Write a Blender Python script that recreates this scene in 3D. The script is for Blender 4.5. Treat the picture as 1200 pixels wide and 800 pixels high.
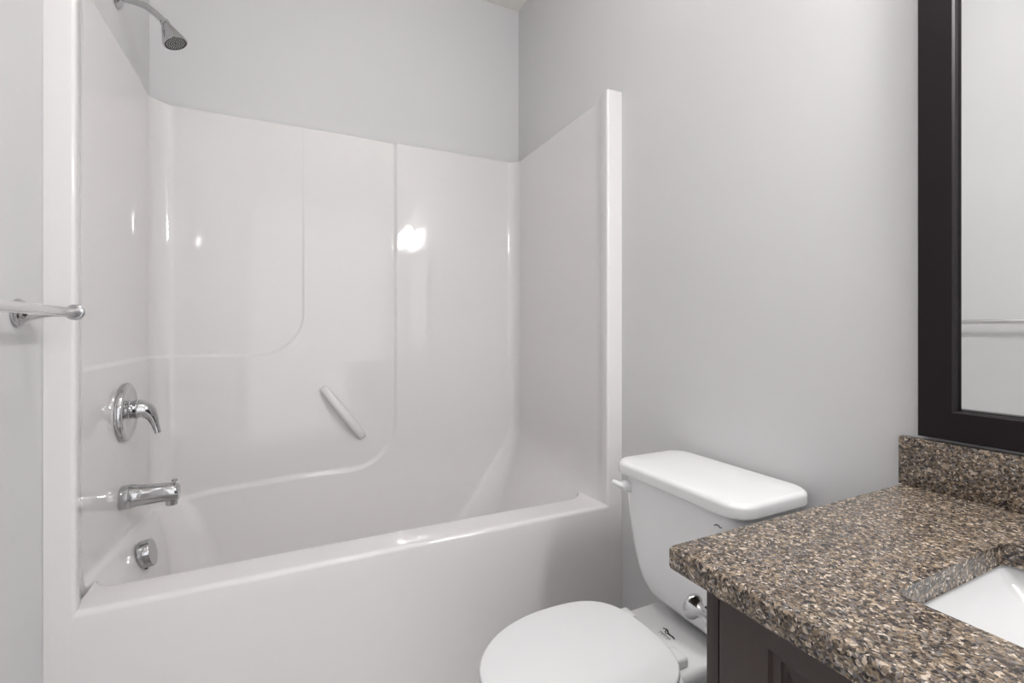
import bpy, bmesh, math
import numpy as np
from mathutils import Vector, Matrix

for o in list(bpy.data.objects):
    bpy.data.objects.remove(o)
S = bpy.context.scene
COL = S.collection
DZ = 0.05                      # all heights below are written from 5 cm above the floor

# ------------------------------------------------------------------ camera, light, exposure
cam = bpy.data.cameras.new('camera')
cam.sensor_width = 36.0
cam.lens = 540.0 / 1200.0 * 36.0
cam.shift_y = -12.0 / 1200.0
cam.clip_start = 0.02
co = bpy.data.objects.new('camera', cam)
COL.objects.link(co)
co.location = (0, 0, 1.05 + DZ)
co.rotation_euler = (math.pi / 2, 0, -math.atan(260.0 / 540.0))
S.camera = co

w = bpy.data.worlds.new('daylit_hall')
S.world = w
w.use_nodes = True
w.node_tree.nodes['Background'].inputs[0].default_value = (0.98, 0.99, 1.0, 1)
w.node_tree.nodes['Background'].inputs[1].default_value = 0.27

S.view_settings.view_transform = 'Standard'
S.view_settings.look = 'None'
S.view_settings.exposure = 2.56
S.view_settings.gamma = 1.0
S.view_settings.use_curve_mapping = False
LAMP = 15.3                    # glow of each vanity lamp shade
CEIL_FILL = 2.9                # glow of the ceiling fill lamp, added to flatten the light


# ------------------------------------------------------------------ materials
def mat(name, col, rough=0.5, metal=0.0, spec=0.5, coat=0.0, bump=None, ior=1.5):
    m = bpy.data.materials.new(name)
    m.use_nodes = True
    b = m.node_tree.nodes['Principled BSDF']
    b.inputs['Base Color'].default_value = (*col, 1)
    b.inputs['Roughness'].default_value = rough
    b.inputs['Metallic'].default_value = metal
    b.inputs['Specular IOR Level'].default_value = spec
    b.inputs['Coat Weight'].default_value = coat
    b.inputs['IOR'].default_value = ior
    if bump:
        sc, st, di = bump
        nt = m.node_tree
        tc = nt.nodes.new('ShaderNodeTexCoord')
        n = nt.nodes.new('ShaderNodeTexNoise')
        n.inputs['Scale'].default_value = sc
        n.inputs['Detail'].default_value = 3
        bp = nt.nodes.new('ShaderNodeBump')
        bp.inputs['Strength'].default_value = st
        bp.inputs['Distance'].default_value = di
        nt.links.new(tc.outputs['Object'], n.inputs['Vector'])
        nt.links.new(n.outputs['Fac'], bp.inputs['Height'])
        nt.links.new(bp.outputs['Normal'], b.inputs['Normal'])
    return m


def ramp_nodes(nt, stops, interp='LINEAR'):
    r = nt.nodes.new('ShaderNodeValToRGB')
    r.color_ramp.interpolation = interp
    e = r.color_ramp.elements
    while len(e) < len(stops):
        e.new(0.5)
    for k, (p, c) in enumerate(stops):
        e[k].position = p
        e[k].color = (*c, 1)
    return r


def granite():
    m = mat('granite', (0.3, 0.2, 0.15), 0.26, ior=1.5)
    nt = m.node_tree
    b = nt.nodes['Principled BSDF']
    tc = nt.nodes.new('ShaderNodeTexCoord')
    # warp so the grains lose their straight cell edges
    nz = nt.nodes.new('ShaderNodeTexNoise')
    nz.inputs['Scale'].default_value = 120
    nz.inputs['Detail'].default_value = 2
    sub = nt.nodes.new('ShaderNodeVectorMath'); sub.operation = 'SUBTRACT'
    sub.inputs[1].default_value = (0.5, 0.5, 0.5)
    mul = nt.nodes.new('ShaderNodeVectorMath'); mul.operation = 'SCALE'
    mul.inputs['Scale'].default_value = 0.010
    add = nt.nodes.new('ShaderNodeVectorMath'); add.operation = 'ADD'
    L = nt.links.new
    L(tc.outputs['Object'], nz.inputs['Vector'])
    L(nz.outputs['Color'], sub.inputs[0]); L(sub.outputs[0], mul.inputs[0])
    L(tc.outputs['Object'], add.inputs[0]); L(mul.outputs[0], add.inputs[1])
    v1 = nt.nodes.new('ShaderNodeTexVoronoi'); v1.inputs['Scale'].default_value = 235
    v2 = nt.nodes.new('ShaderNodeTexVoronoi'); v2.inputs['Scale'].default_value = 400
    L(add.outputs[0], v1.inputs['Vector']); L(add.outputs[0], v2.inputs['Vector'])
    s1 = nt.nodes.new('ShaderNodeSeparateColor'); s2 = nt.nodes.new('ShaderNodeSeparateColor')
    L(v1.outputs['Color'], s1.inputs[0]); L(v2.outputs['Color'], s2.inputs[0])
    r1 = ramp_nodes(nt, [(0.0, (0.022, 0.018, 0.018)), (0.22, (0.080, 0.060, 0.046)),
                         (0.42, (0.180, 0.134, 0.094)), (0.60, (0.32, 0.243, 0.168)),
                         (0.76, (0.15, 0.137, 0.135)), (0.90, (0.56, 0.46, 0.37))], 'CONSTANT')
    r2 = ramp_nodes(nt, [(0.0, (0.018, 0.016, 0.017)), (0.32, (0.115, 0.087, 0.066)),
                         (0.60, (0.27, 0.208, 0.145)), (0.80, (0.215, 0.20, 0.197)), (0.94, (0.66, 0.56, 0.47))], 'CONSTANT')
    L(s1.outputs[0], r1.inputs[0]); L(s2.outputs[1], r2.inputs[0])
    mx = nt.nodes.new('ShaderNodeMix'); mx.data_type = 'RGBA'
    gt = nt.nodes.new('ShaderNodeMapRange'); gt.inputs['From Min'].default_value = 0.42; gt.inputs['From Max'].default_value = 0.58
    gt.inputs['To Min'].default_value = 0.12; gt.inputs['To Max'].default_value = 0.88
    nf = nt.nodes.new('ShaderNodeTexNoise'); nf.inputs['Scale'].default_value = 170; nf.inputs['Detail'].default_value = 2
    L(tc.outputs['Object'], nf.inputs['Vector']); L(nf.outputs['Fac'], gt.inputs['Value']); L(gt.outputs['Result'], mx.inputs['Factor'])
    L(r1.outputs[0], mx.inputs['A']); L(r2.outputs[0], mx.inputs['B'])
    L(mx.outputs['Result'], b.inputs['Base Color'])
    return m


def wood():
    m = mat('espresso_wood', (0.03, 0.02, 0.02), 0.34)
    nt = m.node_tree
    b = nt.nodes['Principled BSDF']
    tc = nt.nodes.new('ShaderNodeTexCoord')
    mp = nt.nodes.new('ShaderNodeMapping'); mp.inputs['Scale'].default_value = (60, 60, 4)
    n = nt.nodes.new('ShaderNodeTexNoise'); n.inputs['Scale'].default_value = 2.5; n.inputs['Detail'].default_value = 5
    r = ramp_nodes(nt, [(0.3, (0.047, 0.033, 0.031)), (0.7, (0.053, 0.037, 0.034))])
    nt.links.new(tc.outputs['Object'], mp.inputs[0]); nt.links.new(mp.outputs[0], n.inputs['Vector'])
    nt.links.new(n.outputs['Fac'], r.inputs[0]); nt.links.new(r.outputs[0], b.inputs['Base Color'])
    return m


def emit(name, col, strength):
    m = bpy.data.materials.new(name)
    m.use_nodes = True
    nt = m.node_tree
    b = nt.nodes['Principled BSDF']
    b.inputs['Base Color'].default_value = (0.9, 0.9, 0.88, 1)
    b.inputs['Emission Color'].default_value = (*col, 1)
    b.inputs['Emission Strength'].default_value = strength
    return m


M = dict(
    paint=mat('wall_paint', (0.661, 0.655, 0.661), 0.75, spec=0.2, bump=(420, 0.06, 0.002)),
    ceiling=mat('ceiling_paint', (0.78, 0.77, 0.73), 0.8, spec=0.2, bump=(250, 0.1, 0.002)),
    floor=mat('floor_vinyl', (0.70, 0.69, 0.685), 0.4, bump=(40, 0.1, 0.002)),
    trim=mat('white_trim', (0.80, 0.80, 0.79), 0.35),
    gel=mat('white_gelcoat', (0.750, 0.732, 0.729), 0.04, bump=(4, 0.03, 0.01), ior=1.55),
    porcelain=mat('white_porcelain', (0.80, 0.80, 0.805), 0.06),
    sink=mat('white_sink_glaze', (0.60, 0.60, 0.605), 0.07),
    plastic=mat('white_plastic', (0.75, 0.755, 0.76), 0.22),
    chrome=mat('chrome', (0.54, 0.54, 0.55), 0.06, 1.0),
    satin=mat('satin_chrome', (0.82, 0.81, 0.81), 0.22, 1.0),
    dark=mat('slot_shade', (0.03, 0.03, 0.03), 0.5),  # near-black colour painted for the shade inside the overflow slot
    print=mat('dark_print', (0.02, 0.02, 0.025), 0.5),
    greyprint=mat('grey_print', (0.16, 0.18, 0.20), 0.5),
    granite=granite(), wood=wood(),
    frame=mat('black_brown_frame', (0.0095, 0.0062, 0.0078), 0.42, spec=.25),
    mirror=mat('mirror_silver', (0.83, 0.84, 0.83), 0.0, 1.0),
    bevelglass=mat('mirror_edge', (0.33, 0.335, 0.335), 0.08, 1.0),
    lamp=emit('lamp_glass', (1.0, 0.99, 0.985), LAMP),
    ceil_fill=emit('ceiling_fill_glow', (1.0, 0.99, 0.985), CEIL_FILL),
)


# ------------------------------------------------------------------ mesh helpers (all in room coordinates)
class MB:
    def __init__(self):
        self.v, self.f = [], []

    def add(self, vs, fs):
        k = len(self.v)
        self.v += [tuple(float(c) for c in p) for p in vs]
        self.f += [tuple(int(i) + k for i in f) for f in fs]
        return self

    def grid(self, pts, close_u=False, close_v=False, flip=False):
        """pts[row][col]"""
        R, C = len(pts), len(pts[0])
        vs = [p for row in pts for p in row]
        fs = []
        for i in range(R if close_v else R - 1):
            for j in range(C if close_u else C - 1):
                a, b = i * C + j, i * C + (j + 1) % C
                c, d = ((i + 1) % R) * C + (j + 1) % C, ((i + 1) % R) * C + j
                fs.append((d, c, b, a) if flip else (a, b, c, d))
        return self.add(vs, fs)

    def loft(self, rings, cap0=True, cap1=True, flip=False):
        C = len(rings[0])
        k = len(self.v)
        self.grid(rings, close_u=True, flip=flip)
        n = len(rings)
        if cap0:
            f = list(range(k, k + C))
            self.f.append(tuple(f if flip else f[::-1]))
        if cap1:
            f = list(range(k + (n - 1) * C, k + n * C))
            self.f.append(tuple(f[::-1] if flip else f))
        return self

    def box(self, lo, hi, bev=0.0, seg=3):
        bm = bmesh.new()
        bmesh.ops.create_cube(bm, size=1.0)
        for v in bm.verts:
            for k in range(3):
                v.co[k] = lo[k] if v.co[k] < 0 else hi[k]
        if bev > 0:
            bmesh.ops.bevel(bm, geom=bm.edges[:], offset=bev, segments=seg, profile=0.5, affect='EDGES')
        bm.verts.index_update()
        self.add([v.co[:] for v in bm.verts], [[v.index for v in f.verts] for f in bm.faces])
        bm.free()
        return self

    def lathe(self, prof, origin, axis, n=48, cap0=True, cap1=True):
        """prof: (radius, distance along axis)"""
        ax = Vector(axis).normalized()
        up = Vector((0, 0, 1)) if abs(ax.z) < 0.9 else Vector((1, 0, 0))
        u = ax.cross(up).normalized()
        v = ax.cross(u).normalized()
        o = Vector(origin)
        rings = [[o + ax * h + (u * math.cos(2 * math.pi * k / n) + v * math.sin(2 * math.pi * k / n)) * max(r, 1e-5)
                  for k in range(n)] for r, h in prof]
        return self.loft(rings, cap0, cap1)

    def tube(self, path, rad, n=20, sub=6, caps=True):
        """smooth tube through the points, radius interpolated"""
        P = [Vector(p) for p in path]
        R = list(rad) if hasattr(rad, '__len__') else [rad] * len(P)
        pts, rr = [], []
        for i in range(len(P) - 1):
            p0, p1, p2, p3 = P[max(i - 1, 0)], P[i], P[i + 1], P[min(i + 2, len(P) - 1)]
            for k in range(sub):
                t = k / sub
                pts.append(0.5 * ((2 * p1) + (p2 - p0) * t + (2 * p0 - 5 * p1 + 4 * p2 - p3) * t * t
                                  + (3 * p1 - p0 - 3 * p2 + p3) * t ** 3))
                rr.append(R[i] + (R[i + 1] - R[i]) * t)
        pts.append(P[-1]); rr.append(R[-1])
        rings = []
        nrm = None
        for i, p in enumerate(pts):
            t = (pts[min(i + 1, len(pts) - 1)] - pts[max(i - 1, 0)]).normalized()
            if nrm is None:
                a = Vector((0, 0, 1)) if abs(t.z) < 0.9 else Vector((1, 0, 0))
                nrm = t.cross(a).normalized()
            else:
                nrm = (nrm - t * nrm.dot(t)).normalized()
            b = t.cross(nrm)
            rings.append([p + (nrm * math.cos(2 * math.pi * k / n) + b * math.sin(2 * math.pi * k / n)) * rr[i]
                          for k in range(n)])
        return self.loft(rings, caps, caps)

    def torus(self, c, axis, R, r, n=40, m=16):
        ax = Vector(axis).normalized()
        up = Vector((0, 0, 1)) if abs(ax.z) < 0.9 else Vector((1, 0, 0))
        u = ax.cross(up).normalized(); v = ax.cross(u).normalized()
        rows = []
        for i in range(n):
            a = 2 * math.pi * i / n
            d = u * math.cos(a) + v * math.sin(a)
            rows.append([Vector(c) + d * (R + r * math.cos(2 * math.pi * j / m)) + ax * r * math.sin(2 * math.pi * j / m)
                         for j in range(m)])
        return self.grid(rows, True, True)

    def build(self, name, material, parent=None, base=(0, 0, 0), sharp=35.0, kind=None, weld=0.0):
        """one mesh object; base = where the thing stands (its origin)"""
        me = bpy.data.meshes.new(name)
        bx, by, bz = base
        me.from_pydata([(x - bx, y - by, z - bz) for x, y, z in self.v], [], self.f)
        bm = bmesh.new(); bm.from_mesh(me)
        if weld:
            bmesh.ops.remove_doubles(bm, verts=bm.verts[:], dist=weld)
        bmesh.ops.recalc_face_normals(bm, faces=bm.faces[:])
        bm.to_mesh(me); bm.free()
        me.materials.append(material)
        me.polygons.foreach_set('use_smooth', [True] * len(me.polygons))
        me.set_sharp_from_angle(angle=math.radians(sharp))
        o = bpy.data.objects.new(name, me)
        COL.objects.link(o)
        if parent is not None:
            o.parent = parent
            o.location = (0, 0, 0)
        else:
            o.location = (bx, by, bz + DZ)
        if kind:
            o['kind'] = kind
        return o


def thing(name, label, cat, base, group=None):
    o = bpy.data.objects.new(name, None)
    o.empty_display_size = 0.05
    COL.objects.link(o)
    o.location = (base[0], base[1], base[2] + DZ)
    o['label'] = label
    o['category'] = cat
    if group:
        o['group'] = group
    return o


def part(mb, name, material, root, sub_of=None, sharp=35.0, label=None, weld=0.0):
    loc = root.location
    o = mb.build(name, material, sub_of or root, (loc.x, loc.y, loc.z - DZ), sharp, weld=weld)
    if label:
        o['label'] = label
    return o


def rrect(cx, cy, hx, hy, r, z, n=8):
    """rounded rectangle ring in a horizontal plane"""
    pts = []
    r = min(r, hx - 1e-4, hy - 1e-4)
    for sx, sy, a0 in ((1, 1, 0), (-1, 1, 90), (-1, -1, 180), (1, -1, 270)):
        for k in range(n + 1):
            a = math.radians(a0 + 90 * k / n)
            pts.append((cx + sx * (hx - r) + r * math.cos(a), cy + sy * (hy - r) + r * math.sin(a), z))
    return pts


# ------------------------------------------------------------------ room shell
XL, XR, YB, YF, FL, CE = -0.475, 1.072, 2.147, -1.30, -0.05, 2.71
T = 0.10
MB().box((XL - T, YF - T, FL - T), (XR + T, YB + T, FL)).build('floor', M['floor'], kind='structure')
MB().box((XL - T, YF - T, CE), (XR + T, YB + T, CE + T)).build('ceiling', M['ceiling'], kind='structure')
MB().box((XL - T, YB, FL), (XR + T, YB + T, CE)).build('wall_back', M['paint'], kind='structure')
MB().box((XL - T, YF - T, FL), (XL, YB, CE)).build('wall_left', M['paint'], kind='structure')
MB().box((XR, YF - T, FL), (XR + T, YB, CE)).build('wall_right', M['paint'], kind='structure')
DX0, DX1, DTOP = XL + .08, XR - .08, 2.40
fw = MB()
fw.box((XL, YF - T, FL), (DX0, YF, CE)).box((DX1, YF - T, FL), (XR, YF, CE)).box((DX0, YF - T, DTOP), (DX1, YF, CE))
fw.build('wall_front', M['paint'], kind='structure')
MB().box((DX0 - .06, YF, FL), (DX0, YF + .015, DTOP + .06), .003).box((DX1, YF, FL), (DX1 + .06, YF + .015, DTOP + .06), .003) \
    .box((DX0 - .06, YF, DTOP), (DX1 + .06, YF + .015, DTOP + .06), .003).build('trim_1', M['trim'], kind='structure')
MB().box((XL, YF + .02, FL), (XL + .012, 1.31, FL + .09), .003).build('baseboard_left', M['trim'], kind='structure')
MB().box((XR - .012, .50, FL), (XR, 1.31, FL + .09), .003).build('baseboard_right', M['trim'], kind='structure')

# ------------------------------------------------------------------ one-piece tub and shower surround
UL, UR, UB = -0.445, 1.040, 2.115          # inner faces of the surround
YFRONT, YRET = 1.317, 1.430
ZTOP, ZRIM, ZBOT = 1.902, 0.437, 0.06
CL, CR = -0.422, 1.008                      # inner edges of the front columns


def smooth(t):
    t = np.clip(t, 0, 1)
    return t * t * (3 - 2 * t)


def table(z, pts, blur=0.03):
    xs = np.array([p[0] for p in pts]); ys = np.array([p[1] for p in pts])
    fine = np.linspace(-0.1, 2.1, 2201)
    v = np.interp(fine, xs, ys)
    k = int(blur / 0.001)
    ker = np.ones(2 * k + 1) / (2 * k + 1)
    v = np.convolve(np.pad(v, k, mode='edge'), ker, 'valid')
    v = np.convolve(np.pad(v, k, mode='edge'), ker, 'valid')
    return np.interp(z, fine, v)


zs = [ZBOT]
while zs[-1] < ZTOP - 1e-4:
    z = zs[-1]
    fine = (0.36 < z < 0.72) or (0.93 < z < 1.16) or z > 1.88
    zs.append(min(z + (0.004 if fine else 0.012), ZTOP))
zs = np.array(zs)
eL = table(zs, [(0.06, .13), (.1, .105), (.2, .075), (.3, .055), (.37, .036), (.41, .014), (.45, 0), (.5, 0)], .02)
eB = table(zs, [(0.06, .10), (.1, .07), (.2, .045), (.3, .025), (.40, .006), (.45, 0)], .02)
eR = table(zs, [(0.06, .34), (.1, .27), (.2, .19), (.3, .12), (.40, .062), (.46, .030), (.54, .004), (.58, 0)], .03)
rc = table(zs, [(.06, .15), (.2, .13), (.35, .10), (.46, .07), (.56, .055)], .03)

NL, NF, NB, NR = 110, 18, 360, 80


def contour(k):
    z = zs[k]
    xl, xr, yb, r = UL + eL[k], UR - eR[k], UB - eB[k], rc[k]
    P, N, Q = [], [], []
    for y in np.linspace(YRET, yb - r, NL, endpoint=False):
        P.append((xl, y)); N.append((-1, 0)); Q.append(xl - (yb - y))
    for a in np.linspace(0, math.pi / 2, NF, endpoint=False):
        P.append((xl + r - r * math.cos(a), yb - r + r * math.sin(a)))
        N.append((-math.cos(a), math.sin(a)))
        Q.append(xl - r + 2 * r * a / (math.pi / 2))
    for x in np.concatenate([np.linspace(xl + r, .02, 90, endpoint=False), np.linspace(.02, .08, 40, endpoint=False), np.linspace(.08, .405, 80, endpoint=False),
                             np.linspace(.405, .46, 44, endpoint=False), np.linspace(.46, xr - r, 70, endpoint=False)]):
        P.append((x, yb)); N.append((0, 1)); Q.append(x)
    for a in np.linspace(0, math.pi / 2, NF, endpoint=False):
        P.append((xr - r + r * math.sin(a), yb - r + r * math.cos(a)))
        N.append((math.sin(a), math.cos(a)))
        Q.append(xr - r + r * a)
    for y in np.linspace(yb - r, YRET - .004, NR):
        P.append((xr, y)); N.append((1, 0)); Q.append(xr + (yb - y))
    return np.array(P), np.array(N), np.array(Q)


def quarter(q, z, q1, z0, r):
    """signed distance to the region left of q1 and above z0 with a rounded corner"""
    dx = q - (q1 - r); dz = (z0 + r) - z
    ins = np.maximum(dx, dz) - r
    cor = np.hypot(np.maximum(dx, 0), np.maximum(dz, 0)) - r
    return np.where((dx > 0) & (dz > 0), cor, ins)


rows = []
for k, z in enumerate(zs):
    P, N, Q = contour(k)
    zb = np.interp(Q, [-1.2, -.80, -.45, -.35, -.27, 0.03, .5], [.45, .425, .402, .419, .430, .445, .447])
    offB = 0.011 * smooth(0.5 - quarter(Q, z, .432, zb, .20) / .018)
    offA = 0.0045 * smooth(0.5 - quarter(Q, z, .050, .955, .17) / .010)
    # the step at the right of each panel dies away towards the top edge
    offA = offA * (1 - .9 * smooth((z - 1.15) / .75) * smooth((Q + .35) / .3))
    off = offA + offB - 0.011
    D = P + N * (off + 0.011)[:, None] - N * 0.0
    rows.append(np.column_stack([D, np.full(len(D), z)]))
# rolled top lip back to the wall
P, N, Q = contour(len(zs) - 1)
top = rows[-1][:, :2]
for a in (30, 60, 90):
    a = math.radians(a)
    rows.append(np.column_stack([top + N * .005 * (1 - math.cos(a)), np.full(len(top), ZTOP + .005 * math.sin(a))]))
rows.append(np.column_stack([P + N * .027, np.full(len(top), ZTOP + .005)]))
G = np.array(rows)                                   # rows x cols x 3
du = np.zeros_like(G); dv = np.zeros_like(G)
du[:, 1:-1] = G[:, 2:] - G[:, :-2]; du[:, 0] = G[:, 1] - G[:, 0]; du[:, -1] = G[:, -1] - G[:, -2]
dv[1:-1] = G[2:] - G[:-2]; dv[0] = G[1] - G[0]; dv[-1] = G[-1] - G[-2]
NG = np.cross(dv, du); NG /= np.maximum(np.linalg.norm(NG, axis=2, keepdims=True), 1e-9)
mid = G.shape[1] // 2
if NG[len(zs) // 2, mid, 1] > 0:
    NG = -NG                                          # normals look into the room (-Y on the back wall)
FLIP = True
krim = int(np.argmin(abs(zs - ZRIM)))

unit_base = (0.297, 1.72, FL)
unit = thing('bathtub_shower_unit', 'white one-piece moulded bathtub and shower surround filling the alcove', 'bathtub', unit_base)


def moulded(name, g, ng, extra):
    """height-field patch with exact normals plus further pieces, as one mesh"""
    R, C = g.shape[:2]
    mb = MB()
    idx = []
    for i in range(R - 1):
        for j in range(C - 1):
            idx.append((i * C + j, i * C + j + 1, (i + 1) * C + j + 1, (i + 1) * C + j))
    ex = extra
    bx, by, bz = unit_base
    me = bpy.data.meshes.new(name)
    bm = bmesh.new()
    tmp = bpy.data.meshes.new('tmp')
    tmp.from_pydata([(x - bx, y - by, z - bz) for x, y, z in ex.v], [], ex.f)
    bm.from_mesh(tmp)
    bmesh.ops.remove_doubles(bm, verts=bm.verts[:], dist=1e-5)
    bmesh.ops.recalc_face_normals(bm, faces=bm.faces[:])
    bm.to_mesh(tmp); bm.free()
    ev = [v.co[:] for v in tmp.vertices]
    ef = [tuple(p.vertices) for p in tmp.polygons]
    n0 = R * C
    V = [tuple(p) for p in (g.reshape(-1, 3) - np.array(unit_base))] + ev
    F = idx + [tuple(i + n0 for i in f) for f in ef]
    me.from_pydata(V, [], F)
    me.polygons.foreach_set('use_smooth', [True] * len(me.polygons))
    tmp.polygons.foreach_set('use_smooth', [True] * len(tmp.polygons))
    me.set_sharp_from_angle(angle=math.radians(40))
    me.update()
    cn = [tuple(c.vector) for c in me.corner_normals]
    flat = ng.reshape(-1, 3)
    lv = np.empty(len(me.loops), dtype=np.int32)
    me.loops.foreach_get('vertex_index', lv)
    nn = [tuple(flat[v]) if v < n0 else cn[i] for i, v in enumerate(lv)]
    me.normals_split_custom_set(nn)
    me.materials.append(M['gel'])
    o = bpy.data.objects.new(name, me)
    COL.objects.link(o)
    o.parent = unit
    return o


# front of the tub: apron, rim, inner wall
def yin(x):
    v = 1.438 + 0.006 * (1 - ((x - .3) / .75) ** 2)
    RR, RLf = .10, .06
    if x > CR - .003 - RR:
        t = min(x - (CR - .003 - RR), RR * .995)
        v += RR - math.sqrt(RR * RR - t * t)
    if x < UL + .012 + RLf:
        t = min(UL + .012 + RLf - x, RLf * .995)
        v += RLf - math.sqrt(RLf * RLf - t * t)
    return v


AX0, AX1 = CL - .008, CR + .008
xs = sorted(set(list(np.linspace(AX0, AX0 + .09, 24)) + list(np.linspace(AX0 + .09, AX1 - .13, 60)) + list(np.linspace(AX1 - .13, AX1, 36))))
fr = []
for x in xs:
    yi = yin(x)
    p = [(x, YFRONT, FL + .002), (x, YFRONT, .10), (x, YFRONT, .25), (x, YFRONT, .38)]
    r = .013
    for a in np.linspace(0, 90, 9):
        a = math.radians(a)
        p.append((x, YFRONT + r - r * math.cos(a), ZRIM - r + r * math.sin(a)))
    for t in (.2, .4, .6, .8):
        p.append((x, YFRONT + r + (yi - .024 - YFRONT - r) * t, ZRIM))
    r = .024
    for a in np.linspace(0, 80, 10):
        a = math.radians(a)
        p.append((x, yi - r + r * math.sin(a), ZRIM - r + r * math.cos(a)))
    for z, d in ((.36, .014), (.25, .034), (.15, .055), (.06, .10)):
        p.append((x, yi + d, z))
    fr.append(p)
tub_extra = MB().grid(fr)
# basin bottom
ring = [tuple(p) for p in G[0]]
tub_extra.add(ring + [(UR - .36, 1.50, ZBOT), (UL + .13, 1.50, ZBOT)], [tuple(range(len(ring) + 2))])
moulded('tub', G[:krim + 1], NG[:krim + 1], tub_extra)

# the two front columns of the surround
cols = MB()
for sgn, xin, xwall, xout in ((1, CL, UL, XL + .0006), (-1, CR, UR, XR - .0006)):
    zz = [FL + .002, .2, .40] + list(np.arange(.42, .62, .01)) + [.8, 1.0, 1.4, ZTOP - .001, ZTOP + .003, ZTOP + .005]
    rings = []
    for z in zz:
        fl = float(np.interp(z, zs, eL if sgn > 0 else eR)) if z > .41 else float(np.interp(.42, zs, eL if sgn > 0 else eR))
        xw = xwall + sgn * fl
        ins = .0 if z < ZTOP else (.001 if z < ZTOP + .004 else .004)
        ring = [(xout, YFRONT, z)]
        r = .008
        for a in np.linspace(0, 90, 8):
            a = math.radians(a)
            ring.append((xin - sgn * r + sgn * r * math.sin(a) - sgn * ins, YFRONT + r - r * math.cos(a) + ins, z))
        for t in np.linspace(.08, 1, 14):
            s_ = t * t * (3 - 2 * t)
            ring.append((xin + (xw - xin) * s_ - sgn * ins, YFRONT + r + (YRET + .004 - YFRONT - r) * t, z))
        ring.append((xout, YRET + .004, z))
        rings.append(ring)
    cols.loft(rings)
moulded('wall_surround', G[krim:], NG[krim:], cols)

# moulded grab bar on the long wall
a_, b_ = Vector((0.122, 2.115, 0.815)), Vector((0.296, 2.115, 0.578))
ud = (b_ - a_).normalized(); pd = Vector((ud.z, 0, -ud.x))
if pd.z < 0:
    pd = -pd
rings = []
NBAR = 28
for i in range(NBAR + 1):
    t = i / NBAR
    env = math.sqrt(max(1 - abs(2 * t - 1) ** 2.4, 0.0008))
    c = a_ + (b_ - a_) * t
    hw, dp = .0205 * (0.5 + .5 * env), .058 * env
    ring = []
    for k in range(24):
        an = 2 * math.pi * k / 24
        ca, sa = math.cos(an), math.sin(an)
        ca = math.copysign(abs(ca) ** .85, ca); sa = math.copysign(abs(sa) ** .85, sa)
        ring.append(c + pd * hw * ca + Vector((0, -1, 0)) * (dp * .5 * (1 + sa) - .004 - .011 * 0) + Vector((0, .011, 0)))
    rings.append(ring)
part(MB().loft(rings), 'grab_bar', M['gel'], unit, sharp=60)


# ------------------------------------------------------------------ countertop, cabinet, sink
CX0, CX1, CY0, CY1, CZ1, CT = 0.462, 1.066, -0.47, 0.473, 0.76, 0.031
SX0, SX1, SY0, SY1 = 0.603, 0.890, -0.165, 0.280         # sink cut-out
ct = thing('vanity_countertop', 'brown speckled granite countertop with upstand on the dark vanity', 'countertop', (0.76, 0, CZ1 - CT))


def slab_with_hole():
    n = 6
    outer0 = rrect((CX0 + CX1) / 2, (CY0 + CY1) / 2, (CX1 - CX0) / 2, (CY1 - CY0) / 2, .006, 0, n)
    inner0 = rrect((SX0 + SX1) / 2, (SY0 + SY1) / 2, (SX1 - SX0) / 2, (SY1 - SY0) / 2, .014, 0, n)
    cxo, cyo = (CX0 + CX1) / 2, (CY0 + CY1) / 2
    cxi, cyi = (SX0 + SX1) / 2, (SY0 + SY1) / 2

    def sh(ring, c, d, z):
        o = []
        for x, y, _ in ring:
            o.append((x - math.copysign(d, x - c[0]), y - math.copysign(d, y - c[1]), z))
        return o
    rows = []
    r = .007
    rows.append(sh(outer0, (cxo, cyo), .004, CZ1 - CT))
    rows.append(sh(outer0, (cxo, cyo), .001, CZ1 - CT + .001))
    rows.append(sh(outer0, (cxo, cyo), 0, CZ1 - CT + .004))
    for a in np.linspace(0, 90, 7):
        a = math.radians(a)
        rows.append(sh(outer0, (cxo, cyo), r - r * math.cos(a), CZ1 - r + r * math.sin(a)))
    r = .003
    for a in np.linspace(90, 0, 5):
        a = math.radians(a)
        rows.append(sh(inner0, (cxi, cyi), -(r - r * math.cos(a)), CZ1 - r + r * math.sin(a)))
    rows.append(sh(inner0, (cxi, cyi), 0, CZ1 - CT + .001))
    rows.append(sh(inner0, (cxi, cyi), -.001, CZ1 - CT))
    mb = MB().grid(rows + [rows[0]], close_u=True)
    return mb


part(slab_with_hole(), 'slab', M['granite'], ct, weld=1e-6)
part(MB().box((1.048, CY0 + .002, CZ1), (CX1, CY1 + .001, CZ1 + .0905), .002), 'backsplash', M['granite'], ct)

sk = thing('undermount_sink', 'white rectangular undermount sink below the granite cut-out', 'sink', ((SX0 + SX1) / 2, (SY0 + SY1) / 2, .55))
sx, sy, hx, hy = (SX0 + SX1) / 2, (SY0 + SY1) / 2, (SX1 - SX0) / 2, (SY1 - SY0) / 2
ZU = CZ1 - CT
rings = [rrect(sx, sy, hx + .030, hy + .030, .03, ZU - .014), rrect(sx, sy, hx + .030, hy + .030, .03, ZU - .001),
         rrect(sx, sy, hx + .004, hy + .004, .018, ZU - .001), rrect(sx, sy, hx + .001, hy + .001, .018, ZU - .005),
         rrect(sx, sy, hx - .006, hy - .006, .016, ZU - .019), rrect(sx, sy, hx - .012, hy - .012, .014, ZU - .024),
         rrect(sx, sy, hx * .55, hy * .55, .010, ZU - .098), rrect(sx, sy, .035, .035, .02, ZU - .125),
         rrect(sx, sy, .023, .023, .0229, ZU - .127)]
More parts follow.
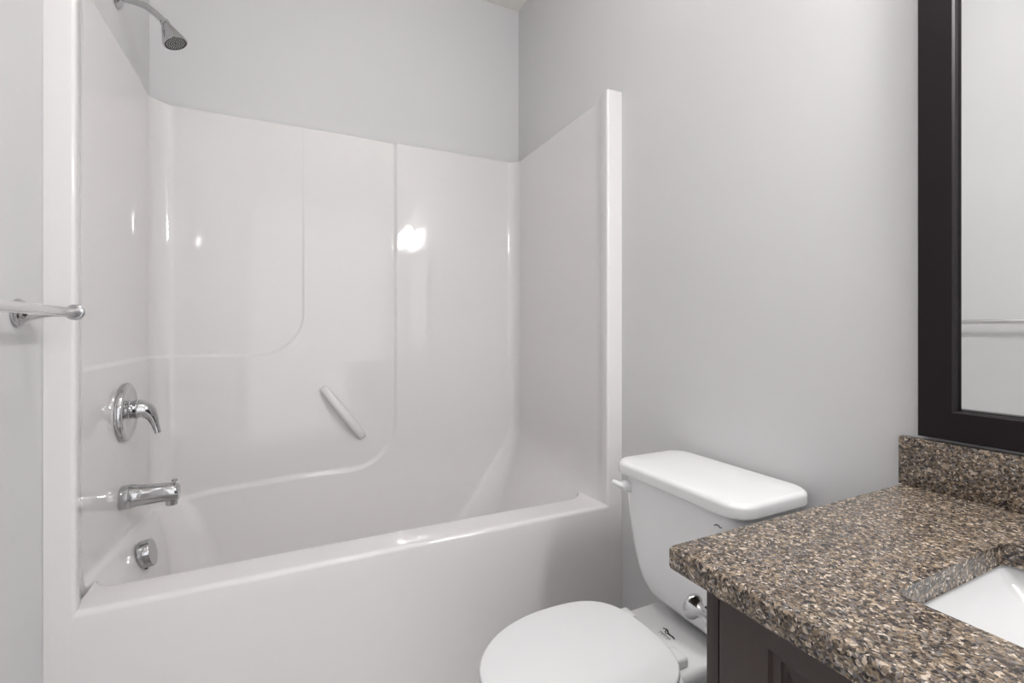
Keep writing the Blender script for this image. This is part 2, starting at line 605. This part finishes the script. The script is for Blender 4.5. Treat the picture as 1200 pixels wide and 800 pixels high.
outer = [rrect(sx, sy, .03, .03, .02, ZU - .14), rrect(sx, sy, hx * .6, hy * .6, .02, ZU - .115),
         rrect(sx, sy, hx + .008, hy + .008, .02, ZU - .045), rrect(sx, sy, hx + .012, hy + .012, .02, ZU - .014)]
part(MB().loft(rings + outer, False, False).grid([outer[-1], rings[0]], close_u=True).grid([rings[-1], outer[0]], close_u=True),
     'basin', M['sink'], sk, sharp=28, weld=1e-6)
part(MB().lathe([(.0, 0), (.021, 0), (.0225, .002), (.0225, .006), (.019, .0075), (.0, .0085)], (sx, sy, ZU - .1295), (0, 0, 1), cap0=False, cap1=False),
     'drain', M['chrome'], sk)

KX0, KX1, KY0, KY1, KZ1 = 0.520, 1.066, -0.455, 0.4586, CZ1 - CT
cab = thing('vanity_cabinet', 'dark espresso wood vanity cabinet with recessed panel doors', 'cabinet', (0.79, 0, FL))
part(MB().box((KX0 + .02, KY1 - .018, FL + .10), (KX1, KY1, KZ1), .001), 'side_panel', M['wood'], cab)
part(MB().box((KX0 + .02, KY0, FL + .10), (KX1, KY0 + .018, KZ1), .001), 'side_panel', M['wood'], cab)
part(MB().box((KX0 + .02, KY0 + .018, FL + .10), (KX1, KY1 - .018, FL + .118)), 'bottom_panel', M['wood'], cab)
part(MB().box((KX0 + .06, KY0 + .01, FL + .001), (KX1, KY1 - .01, FL + .10)), 'plinth', M['wood'], cab)
ff = MB()
ff.box((KX0, KY1 - .0195, FL + .10), (KX0 + .02, KY1, KZ1), .001).box((KX0, KY0, FL + .10), (KX0 + .02, KY0 + .04, KZ1), .001)
ff.box((KX0, KY0 + .04, KZ1 - .04), (KX0 + .02, KY1 - .0195, KZ1), .001).box((KX0, KY0 + .04, FL + .10), (KX0 + .02, KY1 - .0195, FL + .14), .001)
ff.box((KX0, -.02, FL + .14), (KX0 + .02, .02, KZ1 - .04), .001)
part(ff, 'face_frame', M['wood'], cab)


def door(y0, y1):
    z0, z1, x0, x1, st = FL + .115, .747 - .005, .500, .5195, .0686
    z1 = KZ1 - .004
    d = MB()
    zr = .6815
    # stiles and rails with a stepped inner edge
    def rect(a, b, c, e, x):
        return [(x, a, c), (x, b, c), (x, b, e), (x, a, e)]
    rows = [rect(y0, y1, z0, z1, x1), rect(y0, y1, z0, z1, x0 + .002), rect(y0 + .002, y1 - .002, z0 + .002, z1 - .002, x0)]
    ys0, ys1, zs0, zs1 = y0 + st, y1 - st, z0 + st, zr
    rows += [rect(ys0, ys1, zs0, zs1, x0), rect(ys0 + .002, ys1 - .002, zs0 + .002, zs1 - .002, x0 + .006),
             rect(ys0 + .010, ys1 - .010, zs0 + .010, zs1 - .010, x0 + .008), rect(ys0 + .011, ys1 - .011, zs0 + .011, zs1 - .011, x0 + .012)]
    d.grid(rows, close_u=True)
    d.add(rows[0], [(0, 1, 2, 3)])
    o = part(d, 'door', M['wood'], cab, sharp=20, weld=1e-6)
    p = MB()
    ya, yb_, za, zb_ = ys0 + .011, ys1 - .011, zs0 + .011, zs1 - .011
    rows = [rect(ya, yb_, za, zb_, x0 + .012), rect(ya + .004, yb_ - .004, za + .004, zb_ - .004, x0 + .012),
            rect(ya + .026, yb_ - .026, za + .026, zb_ - .026, x0 + .004), rect(ya + .030, yb_ - .030, za + .030, zb_ - .030, x0 + .004)]
    p.grid(rows, close_u=True)
    p.add(rows[-1], [(0, 1, 2, 3)])
    part(p, 'door_panel', M['wood'], cab, o, sharp=15, weld=1e-6)
    return o


door(.005, .4218)
door(-.4218, -.005)

# ------------------------------------------------------------------ mirror
mr = thing('wall_mirror', 'mirror in a wide black frame hung above the granite upstand', 'mirror', (1.07, 0, .857))
MY0, MY1, MZ0, MZ1, FW = -.440, .444, .857, 1.80, .0525
XF, XBK = 1.048, 1.0705


def frame_ring(d, x):
    return [(x, MY0 + d, MZ0 + d), (x, MY1 - d, MZ0 + d), (x, MY1 - d, MZ1 - d), (x, MY0 + d, MZ1 - d)]


rows = [frame_ring(0, XBK), frame_ring(0, XF + .002), frame_ring(.002, XF), frame_ring(FW - .003, XF), frame_ring(FW - .0005, XF + .0022),
        frame_ring(FW, XF + .0028), frame_ring(FW, XF + .017)]
part(MB().grid(rows, close_u=True).grid([frame_ring(FW, XF + .017), frame_ring(0, XBK)], close_u=True), 'frame', M['frame'], mr, sharp=18, weld=1e-6)
g = frame_ring(FW - .002, XF + .0145)
part(MB().grid([g, frame_ring(FW + .005, XF + .0138)], close_u=True), 'glass_edge', M['bevelglass'], mr, sharp=10)
g = frame_ring(FW + .005, XF + .0138)
part(MB().add(g + [(x + .0025, y, z) for x, y, z in g], [(0, 1, 2, 3), (7, 6, 5, 4)] + [(i, (i + 1) % 4, (i + 1) % 4 + 4, i + 4) for i in range(4)]),
     'mirror_glass', M['mirror'], mr, sharp=10)

# ------------------------------------------------------------------ toilet
TY = .833
tl = thing('toilet', 'white two-piece toilet with closed lid between tub and vanity', 'toilet', (.72, TY, FL))


def egg(x0, x1, hw, z, xm=None, nb=3.0, nf=2.0, n=64, yc=TY):
    """closed outline: front tip x0, back x1, half width hw"""
    xm = xm if xm is not None else x0 + (x1 - x0) * .55
    out = []
    for k in range(n):
        a = 2 * math.pi * k / n
        ca, sa = math.cos(a), math.sin(a)
        e = nb if ca > 0 else nf
        # superellipse by angle
        rr = (abs(ca) ** e + abs(sa) ** e) ** (-1 / e)
        out.append((xm + ca * rr * ((x1 - xm) if ca > 0 else (xm - x0)), yc + sa * rr * hw, z))
    return out


ZS = .36                                         # top of the closed lid
bowl = MB()
bowl.loft([egg(.47, .93, .105, FL + .001, .70, 3.5), egg(.46, .93, .108, FL + .02, .70, 3.5), egg(.49, .92, .095, .06, .70, 3.5),
           egg(.46, .90, .105, .14, .66, 3), egg(.405, .86, .140, .22, .60, 2.8), egg(.365, .80, .166, .285, .58, 2.6),
           egg(.355, .775, .172, .310, .575, 2.8), egg(.356, .77, .171, .320, .575, 2.8), egg(.364, .76, .164, .324, .575, 2.8)])
deck = []
for z, x0, hw, r in ((.10, .70, .085, .05), (.22, .66, .095, .05), (.285, .66, .112, .05), (.305, .66, .118, .045), (.317, .66, .1175, .04), (.3235, .664, .113, .04), (.325, .67, .106, .035)):
    deck.append(rrect((x0 + 1.0) / 2, TY, (1.0 - x0) / 2, hw, r, z, 10))
bowl.loft(deck)
part(bowl, 'bowl', M['porcelain'], tl, sharp=50)


def slabegg(z0, z1, x0, x1, hw, rnd, xm=.57, nb=3.0, dome=0.0):
    rs = [egg(x0 + .004, x1 - .004, hw - .004, z0, xm, nb)]
    rs.append(egg(x0, x1, hw, z0 + .004, xm, nb))
    for a in np.linspace(0, 90, 7):
        a = math.radians(a)
        d = rnd * (1 - math.cos(a))
        rs.append(egg(x0 + d, x1 - d, hw - d, z1 - rnd + rnd * math.sin(a), xm, nb))
    for t in (.85, .6, .3):
        rs.append([(xm + (x - xm) * t, TY + (y - TY) * t, z1 + dome * (1 - t * t)) for x, y, _ in egg(x0 + rnd, x1 - rnd, hw - rnd, z1, xm, nb)])
    return rs


part(MB().loft(slabegg(.3245, .3405, .343, .735, .168, .005)), 'seat', M['plastic'], tl, sharp=50)
part(MB().loft(slabegg(.3425, ZS - .002, .340, .755, .1705, .006, dome=.002)), 'seat_lid', M['plastic'], tl, sharp=50)
for s_ in (1, -1):
    yh = TY + s_ * .082
    part(MB().box((.735, yh - .021, .325), (.775, yh + .021, .3475), .005), 'hinge', M['plastic'], tl)

tank = []
for z, xf, hw, r in ((.338, .895, .070, .035), (.340, .885, .088, .04), (.346, .872, .112, .05), (.356, .860, .132, .055), (.372, .850, .149, .06),
                     (.395, .843, .161, .06), (.43, .837, .170, .058), (.48, .832, .177, .055), (.55, .827, .183, .05), (.62, .823, .187, .048), (.668, .821, .189, .047)):
    tank.append(rrect((xf + 1.056) / 2, TY, (1.056 - xf) / 2, hw, r, z, 12))
part(MB().loft(tank), 'tank', M['porcelain'], tl, sharp=50)
lid = []
lx0, lx1, lhw, lr = .806, 1.058, .204, .05
def lring(d, z):
    return rrect((lx0 + lx1) / 2, TY, (lx1 - lx0) / 2 - d, lhw - d, max(lr - d * .6, .012), z, 12)
lid = [lring(.010, .6645), lring(.004, .6645), lring(.0008, .6665), lring(0, .670)]
for a in np.linspace(0, 90, 8):
    a = math.radians(a)
    lid.append(lring(.013 * (1 - math.cos(a)), .6865 + .0115 * math.sin(a)))
lid += [lring(.03, .6995), lring(.055, .7005), lring(.09, .701)]
part(MB().loft(lid), 'tank_lid', M['porcelain'], tl, sharp=50)
LVY, LVZ = .982, .635
fl = part(MB().lathe([(.0, 0), (.018, 0), (.019, .002), (.019, .005), (.0145, .008), (.0140, .024), (.011, .028), (.0, .0285)], (.829, LVY, LVZ), (-1, 0.15, 0), 32, False, False),
          'flush_lever', M['plastic'], tl)
part(MB().tube([(.805, LVY, LVZ), (.798, LVY + .007, LVZ + .003), (.792, LVY + .016, LVZ + .006), (.787, LVY + .024, LVZ + .008)], [.008, .0078, .0075, .007], 16, 6), 'lever_arm', M['plastic'], tl, fl)


def ribbon(mb, pts, width, plane_u, plane_v, o, nrm, th=.0006):
    """thin raised print stroke; pts are (u, v, thickness factor)"""
    o, u, v, n = Vector(o), Vector(plane_u), Vector(plane_v), Vector(nrm)
    P = [(a, b) for a, b, _ in pts]
    L_, R_ = [], []
    for i, (a, b, wf) in enumerate(pts):
        a0, b0 = P[max(i - 1, 0)]; a1, b1 = P[min(i + 1, len(P) - 1)]
        dx, dy = a1 - a0, b1 - b0
        l = math.hypot(dx, dy) or 1
        nx, ny = -dy / l * width * wf / 2, dx / l * width * wf / 2
        L_.append((a + nx, b + ny)); R_.append((a - nx, b - ny))
    def w3(q, h):
        return o + u * q[0] + v * q[1] + n * h
    mb.grid([[w3(p, 0) for p in L_], [w3(p, th) for p in L_], [w3(p, th) for p in R_], [w3(p, 0) for p in R_]], close_v=True)


# printed mark on the deck: a bold slanted flourish over a line of small characters
pr = MB()
pu, pv = (0, -1, 0), (1, 0, 0)
po = (.812, .853, .3255)
ribbon(pr, [(-.001, .008, .4), (.006, .0125, 1), (.012, .011, 1), (.018, .006, .9), (.026, .004, 1), (.034, .0055, 1), (.042, .003, .7)], .0042, pu, pv, po, (0, 0, 1))
ribbon(pr, [(.010, .010, .5), (.011, .004, 1), (.017, -.001, .9), (.022, .003, .5)], .0026, pu, pv, po, (0, 0, 1))
for k in range(8):
    a = .006 + k * .0042
    ribbon(pr, [(a, -.008, 1), (a + .0015, -.0045, 1), (a + .0026, -.008, 1)], .0009, pu, pv, po, (0, 0, 1))
    if k % 2 == 0:
        ribbon(pr, [(a, -.0125, 1), (a + .003, -.0125, 1)], .001, pu, pv, po, (0, 0, 1))
part(pr, 'printed_logo', M['print'], tl, label='small dark printed logo on the porcelain deck')
pr = MB()
to = (.8225, .705, .632)
ribbon(pr, [(0, 0, .4), (.005, .004, 1), (.011, .0045, 1), (.016, .001, .8), (.020, .003, .5)], .0035, (0, -1, 0), (0, 0, 1), to, (-1, 0, .02), .0012)
part(pr, 'printed_logo', M['greyprint'], tl, label='grey printed mark on the front of the tank')

# ------------------------------------------------------------------ paper holder on the side of the vanity
hp = thing('toilet_paper_holder', 'chrome post holder on the vanity side panel in front of toilet tank', 'toilet paper holder', (.56, KY1, .632))
PX, PZ = .549, .634
for px in (PX, PX + .15):
    ps = part(MB().lathe([(.0, .0005), (.024, .0005), (.025, .003), (.023, .007), (.0165, .010), (.010, .016), (.008, .026), (.0085, .036), (.012, .042), (.0172, .0465),
                          (.0186, .049), (.0186, .0525), (.016, .0545), (.0, .056)], (px, KY1, PZ), (0, 1, 0), 40, False, False), 'post', M['chrome'], hp)
part(MB().lathe([(.0, 0), (.0085, 0), (.0085, .132), (.0, .132)], (PX + .009, KY1 + .030, PZ), (1, 0, 0), 24, False, False), 'roller', M['chrome'], hp)

# ------------------------------------------------------------------ towel bar
BY, BZ, BX = 1.216, 1.088, -.390
tb = thing('towel_bar', 'pale round towel bar with chrome end post beside the tub', 'towel bar', (XL, BY - .3, BZ))
for yy in (BY, BY - .61):
    ax = Vector((BX - XL, 0, .004))
    pst = part(MB().lathe([(.0235, .010), (.019, .0125), (.0145, .020), (.0105, .034), (.0085, .052), (.0085, .064), (.0095, .072)], (XL, yy, BZ - .003), (1, 0, .04), 40), 'post', M['chrome'], tb)
    part(MB().lathe([(.0, .0003), (.0275, .0003), (.0285, .002), (.0280, .0045), (.0262, .0052), (.0262, .0068), (.0250, .0075), (.0250, .009), (.0235, .011), (.0, .0115)],
                    (XL, yy, BZ - .003), (1, 0, 0), 48, False, False), 'rosette', M['chrome'], tb, pst)
    part(MB().torus((BX, yy, BZ), (0, 1, 0), .0118, .0042), 'ring', M['chrome'], tb, pst)
part(MB().lathe([(.0, 0), (.0085, .0), (.0092, .002), (.0092, .620), (.0085, .622), (.0, .622)], (BX, BY - .612, BZ), (0, 1, 0), 32, False, False), 'bar', M['satin'], tb,
     label='pale satin bar')

# ------------------------------------------------------------------ shower fittings
SYc = 1.775
shw = thing('wall_shower', 'small chrome shower head on bent arm high on tub end wall', 'shower head', (XL, SYc, 2.06))
part(MB().lathe([(.0, .0003), (.028, .0003), (.030, .002), (.029, .005), (.022, .012), (.013, .018), (.0, .0185)], (XL, SYc, 2.060), (1, 0, 0), 40, False, False), 'wall_flange', M['chrome'], shw)
part(MB().tube([(XL + .004, SYc, 2.060), (-.440, SYc, 2.061), (-.404, SYc, 2.055), (-.375, SYc, 2.037), (-.354, SYc, 2.018)], .0098, 20, 8), 'arm', M['chrome'], shw)
hd = Vector((.42, -.06, -.90)).normalized()
h0 = Vector((-.3555, SYc, 2.021))
hm = part(MB().lathe([(.0, 0), (.0125, 0), (.0135, .003), (.0135, .008), (.0115, .010), (.0135, .013), (.0165, .018), (.0245, .040), (.0325, .060), (.0345, .066), (.0345, .070), (.033, .0715), (.031, .0715), (.0305, .0695), (.0, .0690)], h0, hd, 48, False, False), 'head', M['chrome'], shw)
sp = MB().lathe([(.0, .0694), (.0300, .0694), (.0300, .0702), (.0, .0704)], h0, hd, 40, False, False)
u = hd.cross(Vector((0, 1, 0))).normalized(); v = hd.cross(u)
nz = MB()
for rr, nn in ((.006, 6), (.012, 12), (.018, 18), (.024, 24)):
    for k in range(nn):
        a = 2 * math.pi * k / nn
        p = h0 + hd * .0700 + (u * math.cos(a) + v * math.sin(a)) * rr
        nz.lathe([(.0014, 0), (.0011, .0012), (.0, .0013)], p, hd, 8, False, False)
part(sp, 'spray_face', mat('grey_rubber', (.035, .033, .033), .5), shw, hm, label='dark grey nozzle face')
part(nz, 'nozzle_pattern', M['plastic'], shw, hm)

VY, VZ = 1.772, .806
vx = UL - .0175                                        # the recessed panel's face on the end wall
VX0 = UL - .011
vl = thing('shower_valve', 'chrome lever tap on round plate above the tub spout', 'shower valve', (VX0, VY, VZ))
part(MB().lathe([(.0, .0004), (.086, .0004), (.0885, .002), (.0885, .010), (.0865, .0145), (.081, .0175), (.074, .0175), (.068, .0155), (.045, .0165), (.030, .018), (.0, .0185)], (VX0, VY, VZ - .002), (1, 0, 0), 64, False, False),
     'escutcheon', M['chrome'], vl)
hnd = part(MB().tube([(VX0 + .0155, VY, VZ + .003), (VX0 + .019, VY, VZ + .0035), (VX0 + .038, VY, VZ + .005), (VX0 + .056, VY, VZ - .001), (VX0 + .070, VY, VZ - .020), (VX0 + .079, VY, VZ - .048), (VX0 + .085, VY, VZ - .072)],
                     [.021, .0265, .0285, .0245, .0155, .0098, .0085], 28, 8), 'handle', M['chrome'], vl, sharp=60)
part(MB().lathe([(.0, .012), (.032, .012), (.0325, .0175), (.030, .020), (.0, .0205)], (VX0, VY, VZ + .003), (1, 0, 0), 40, False, False), 'handle_stem', M['chrome'], vl)

PY = 1.752
tsp = thing('tub_spout', 'chrome bathtub spout with pull-up knob above overflow plate', 'tub spout', (VX0, PY, .552))
rings = []
for x, zc, rz, ry in ((VX0 + .0005, .551, .0340, .0320), (VX0 + .004, .551, .0360, .0335), (VX0 + .026, .5515, .0355, .0325), (VX0 + .040, .552, .0310, .030), (VX0 + .06, .5515, .0300, .0285),
                      (VX0 + .10, .5520, .0285, .027), (VX0 + .128, .5510, .0275, .026), (VX0 + .139, .5485, .0255, .0245), (VX0 + .1435, .5480, .0225, .0215)):
    ring = []
    for k in range(36):
        a = 2 * math.pi * k / 36
        ca, sa = math.cos(a), math.sin(a)
        ca = math.copysign(abs(ca) ** .85, ca); sa = math.copysign(abs(sa) ** .85, sa)
        ring.append((x, PY + ry * ca, zc + rz * sa))
    rings.append(ring)
part(MB().loft(rings).lathe([(.0, 0), (.0150, 0), (.0160, .0015), (.0160, .024), (.0, .024)], (VX0 + .124, PY, .5115), (0, 0, 1), 32, False, False), 'body', M['chrome'], tsp)
part(MB().lathe([(.004, 0), (.004, .007), (.0085, .009), (.0085, .0125), (.0065, .0145), (.0, .015)], (VX0 + .131, PY, .575), (0, 0, 1), 24), 'diverter_knob', M['chrome'], tsp)

od = Vector((1, 0, .22)).normalized()
oc = Vector((-.4065, 1.752, .3690))
ov = thing('overflow_plate', 'small chrome overflow disc on the tub end wall below the spout', 'overflow plate', oc)
part(MB().lathe([(.0, -.001), (.0400, -.001), (.0410, .0), (.0410, .0255), (.0395, .0280), (.0, .0285)], oc, od, 48, False, False), 'cap', M['chrome'], ov)
part(MB().lathe([(.0, 0), (.0045, 0), (.0045, .003), (.0, .003)], oc + od * .014 + Vector((0, -.013, -.0392)), (0, -.31, -1), 16, False, False), 'overflow_slot', M['dark'], ov)  # dark plug stands in for the shaded hole

# ------------------------------------------------------------------ vanity light, and an added out-of-view ceiling fill lamp
vt = thing('vanity_light', 'three-lamp vanity light fixed to the wall above the mirror', 'wall lamp', (XR, 0, 1.99))
part(MB().box((XR - .026, -.36, 1.955), (XR - .001, .19, 2.035), .006), 'backplate', M['chrome'], vt)
for yy in (-.27, -.085, .10):
    part(MB().tube([(XR - .02, yy, 1.995), (XR - .07, yy, 2.01), (XR - .115, yy, 2.0), (XR - .118, yy, 1.975)], .008, 16, 6), 'arm', M['chrome'], vt)
    part(MB().lathe([(.0, .0), (.026, .0), (.031, .012), (.040, .045), (.052, .085), (.060, .115), (.0565, .115), (.0, .108)], (XR - .118, yy, 1.978), (0, 0, -1), 32, False, False), 'shade', M['lamp'], vt)
cl = thing('added_ceiling_fill', 'added round ceiling fill lamp in front of the tub, out of view', 'fill lamp', (.30, .70, CE))
part(MB().lathe([(.0, .0005), (.18, .0005), (.182, .004), (.182, .02), (.17, .024), (.0, .024)], (.30, .70, CE), (0, 0, -1), 48, False, False), 'base', M['trim'], cl)
part(MB().lathe([(.165, .024), (.16, .045), (.13, .068), (.06, .082), (.0, .085)], (.30, .70, CE), (0, 0, -1), 48, True, False), 'diffuser', M['ceil_fill'], cl)
